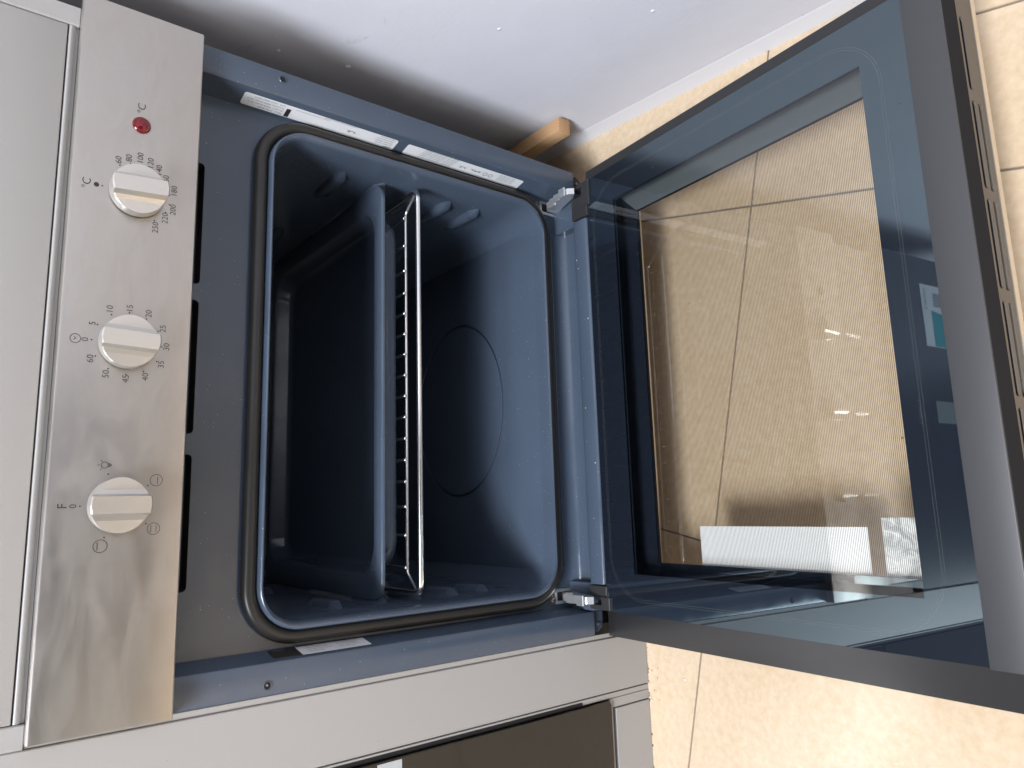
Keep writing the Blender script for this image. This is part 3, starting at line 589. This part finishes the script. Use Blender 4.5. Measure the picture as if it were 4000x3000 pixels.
# ------------------------------------------------------------------ wire rack
rack = thing('wire_rack', 'shiny chrome wire rack lying in the oven just below the baking tray', 'oven rack', (0, 0.036, -0.081))
ZR = -0.0778
P = [(x, y, ZR) for x, y in rrect(-0.2302, 0.2302, 0.036, 0.39, 0.012, 6)]
tube('outer_wire', CHROME, rack, P, 0.0030, 10, True)
zi = ZR - 0.0008
P = [(-0.2300, 0.039, ZR), (-0.228, 0.046, zi), (-0.2140, 0.062, zi), (-0.2105, 0.0658, zi), (-0.2060, 0.0666, zi), (0.2060, 0.0666, zi), (0.2105, 0.0658, zi), (0.2140, 0.062, zi), (0.2262, 0.046, zi), (0.2300, 0.039, ZR)]
tube('inner_wire', CHROME, rack, P, 0.0019, 10)
xs = [0.1895, 0.1561, 0.1264, 0.1, 0.0766, 0.0529, 0.0296, 0.006, -0.0173, -0.0409, -0.0642, -0.0877, -0.111, -0.1377, -0.1677, -0.2015]
bm = bmesh.new(); add_tube(bm, [(0, 0.0622, zi + 0.0040), (0, 0.0628, zi + 0.0043), (0, 0.383, zi + 0.0043), (0, 0.3895, zi + 0.003)], 0.0018, 8); cw = None
t = bmesh.new(); bmesh.ops.create_icosphere(t, subdivisions=2, radius=0.0023); bmesh.ops.translate(t, verts=t.verts, vec=(0, 0.0622, zi + 0.0045)); merge(bm, t)
for x in xs:
    X = -0.1416 + (x + 0.1416) * 1.0385
    if cw is None: cw = finish('cross_wire', bm, CHROME, rack, Matrix.Translation((X, 0, 0)), 50)
    else: link('cross_wire', cw.data, rack, Matrix.Translation((X, 0, 0)))

# ------------------------------------------------------------------ grey cabinet that houses the oven
cab = thing('display_cabinet', 'grey laminate cabinet housing the open steel oven, drawer front above it', 'cabinet', (0, 0.3, ZF))
ZT2 = 0.40
bm = bmesh.new(); r_ = 0.0025
box('side_panel', LAM, cab, (-0.3645, -0.3026, 0.0, 0.55, ZF, 1.05), 0.0008)
box('edge_strip', LAM, cab, (-0.3022, -0.2972, 0.0020, 0.30, ZF, 0.2722))
box('drawer_front', LAM, cab, (-0.2842, 0.2708, 0.0, 0.018, 0.2815, ZT2 - 0.001), 0.0009, 2)
bm = bmesh.new(); pr = [(0.0015, 0.2806), (0.0002, 0.2798), (0.0, 0.2785), (0.0012, 0.2765), (0.0030, 0.2752), (0.0030, 0.2732), (0.010, 0.2732), (0.010, 0.2806)]
add_prism(bm, pr, 'x', -0.2842, 0.2712); finish('rail', bm, LAM, cab, None, 50)
box('stile', LAM, cab, (0.2716, 0.2889, -0.0012, 0.50, 0.2728, ZT2), 0.0008); box('stile', LAM, cab, (-0.3022, -0.2848, -0.0006, 0.50, 0.2728, ZT2), 0.0008)
box('carcass', PLASTIC, cab, (-0.2846, 0.2714, 0.0185, 0.50, 0.2735, ZT2), 0.0)
box('base_board', PLASTIC, cab, (-0.3020, 0.2600, 0.06, 0.52, ZF, -0.325), 0.0)
box('back_board', LAM, cab, (-0.3024, 0.2886, 0.531, 0.549, ZF, 1.05), 0.0)
# ------------------------------------------------------------------ black oven above it (seen mirrored in the door)
up = thing('upper_oven', 'black glass appliance with a teal price sticker above the grey drawer front', 'oven', (0, 0.25, ZT2))
box('body', GALV, up, (-0.29, 0.285, 0.012, 0.50, ZT2 + 0.002, 0.98), 0.0)
bm = bmesh.new(); add_box(bm, -0.2975, 0.2975, -0.012, 0.0115, ZT2 + 0.004, 0.98, 0.0015); ug = finish('glass_front', bm, mat('upper_black_glass', (0.02, 0.024, 0.03), 0.25), up)
letter('lettering', 'CANDY', 0.013, Matrix.Translation((0.003, -0.0124, 0.466)) @ FRONT, mat('grey_print', (0.22, 0.24, 0.25), 0.5), ug)
ps = box('price_sticker', PAPER, up, (0.126, 0.245, -0.0128, -0.0122, 0.516, 0.66))
letter('lettering', 'CANDY', 0.012, Matrix.Translation((0.217, -0.0131, 0.528)) @ FRONT, mat('sticker_grey', (0.12, 0.16, 0.17), 0.5), ps)
bm = bmesh.new(); bm.faces.new([bm.verts.new((x, -0.0131, z)) for x, z in ((0.127, 0.545), (0.196, 0.545), (0.180, 0.66), (0.127, 0.66))]); finish('print_block', bm, TEAL, ps)
letter('lettering', 'EXTRA', 0.020, Matrix.Translation((0.158, -0.0134, 0.585)) @ FRONT, PAPER, ps)
bm = bmesh.new()
for k in range(9): x = 0.205 + k * 0.003; bm.faces.new([bm.verts.new((q, -0.0131, zz)) for q, zz in ((x, 0.555), (x + 0.0014, 0.555), (x + 0.0014, 0.60), (x, 0.60))])
finish('print_block', bm, BLACK, ps)
MESHM = mat('perforated_screen', (0.16, 0.18, 0.17), 0.5); box('mesh_screen', MESHM, up, (-0.016, 0.024, -0.0126, -0.0122, 0.521, 0.66))
# ------------------------------------------------------------------ neighbouring grey cabinet and its dark glass oven
nb = thing('display_cabinet', 'grey laminate cabinet to the left framing a dark glass oven front', 'cabinet', (-0.7, 0.3, ZF))
bm = bmesh.new(); sx0, sx1 = -0.3714, -0.3661
box('filler_strip', LAM, nb, (-0.3718, -0.3660, 0.0010, 0.55, ZF, 1.05), 0.0004)
bm = bmesh.new(); P = [(-0.3680, 1.0)] + [(-0.36995 + 0.00195 * math.cos(a), -0.2690 + 0.003 * math.sin(a)) for a in [-PI * k / 8 for k in range(9)]] + [(-0.3719, 1.0)]
add_loft(bm, [[(x, y, z) for x, z in P] for y in (0.0006, 0.002)], True, True, True); finish('finger_slot', bm, DARK, nb)
box('sill', LAM, nb, (-1.00, -0.3722, 0.0006, 0.5, -0.3212, -0.3165), 0.0005); box('stile', LAM, nb, (-0.3826, -0.3722, 0.0006, 0.5, ZF, -0.3214), 0.0004)
box('kick_panel', LAM, nb, (-1.00, -0.3840, 0.0, 0.5, ZF, -0.3255), 0.0006); box('gap_lining', DARK, nb, (-1.0, -0.3828, 0.012, 0.4, ZF, -0.3216))
box('carcass', PLASTIC, nb, (-1.0, -0.3722, 0.02, 0.55, -0.316, 1.05))
og = thing('built_in_oven', 'dark bronze glass oven front in the cabinet left of the open oven', 'oven', (-0.67, 0.01, -0.316))
bm = bmesh.new(); P = rrect(-0.97, -0.3728, -0.3158, 0.30, 0.006, 5)
add_loft(bm, [[(x, y, z) for x, z in rrect(-0.97 + d, -0.3728 - d, -0.3158 + d, 0.30 - d, 0.006, 5)] for d, y in ((0, 0.018), (0, -0.0022), (0.0008, -0.0030))], True, True, True); gf = finish('glass_front', bm, DARKGLASS, og, None, 30)
box('upper_panel', MATTE, og, (-0.97, -0.3728, -0.0024, 0.018, 0.302, 1.04), 0.001)
box('glass_reflection', mat('pale_blue_reflection', (0.42, 0.46, 0.48), 0.5), og, (-0.45, -0.3748, -0.0034, -0.0031, -0.0318, -0.006))  # reflection in the dark glass, painted as a flat pale patch
# ------------------------------------------------------------------ wooden batten wedged between cabinet and wall
D_ = Vector((0.030, 1.0, -0.035)).normalized(); E0 = Vector((0.3935, 0.027, -0.300))
WB = Matrix.Translation(E0) @ Matrix.Rotation(-math.atan2(D_.x, D_.y), 4, 'Z') @ Matrix.Rotation(math.asin(D_.z), 4, 'X')
bm = bmesh.new(); add_box(bm, -0.022, 0.0, 0.0, 0.34, -0.0215, 0.0, 0.0022, 2)
wb = finish('wood_batten', bm, WOOD, None, WB, 40); wb['label'] = 'short pine batten wedged between the oven flange and the wall'; wb['category'] = 'wood batten'

# ------------------------------------------------------------------ crumbs and grime where cabinet and floor meet, dust on the oven lip
DIRT = mat('floor_grime', (0.10, 0.07, 0.05), 0.9)
def crumbs(name, pts, m, parent):
    bm = bmesh.new()
    for p, r, fz in pts:
        t = bmesh.new(); bmesh.ops.create_icosphere(t, subdivisions=1, radius=r); k = random.uniform(0.5, 1.6)
        for v in t.verts: v.co = Vector(p) + Vector((v.co.x * k, v.co.y, v.co.z * fz))
        merge(bm, t)
    o = finish(name, bm, m, parent, None, 60); o['kind'] = 'stuff'; return o
pts = []
for k in range(60):
    x = -random.uniform(0.30, 0.62); pts.append(((x, -random.uniform(0.0, 0.0014), ZF + 0.0002), random.uniform(0.0003, 0.0014), 0.3))
for k in range(9): pts.append(((-random.uniform(0.345, 0.40), -random.uniform(0.002, 0.02), ZF + 0.0002), random.uniform(0.0004, 0.0009), 0.3))
crumbs('grime', pts, DIRT, floor)
crumbs('paint_crumbs', [((-0.385, -0.0035, ZF + 0.001), 0.0016, 0.8), ((-0.352, -0.058, ZF + 0.0005), 0.0016, 0.5), ((-0.33, -0.03, ZF + 0.0003), 0.0007, 0.6)], CHIP, floor)
crumbs('dust', [((random.uniform(-0.21, 0.20), random.uniform(-0.036, -0.019), -0.2766), random.uniform(0.0003, 0.0007), 0.6) for k in range(6)], CHIP, oven)
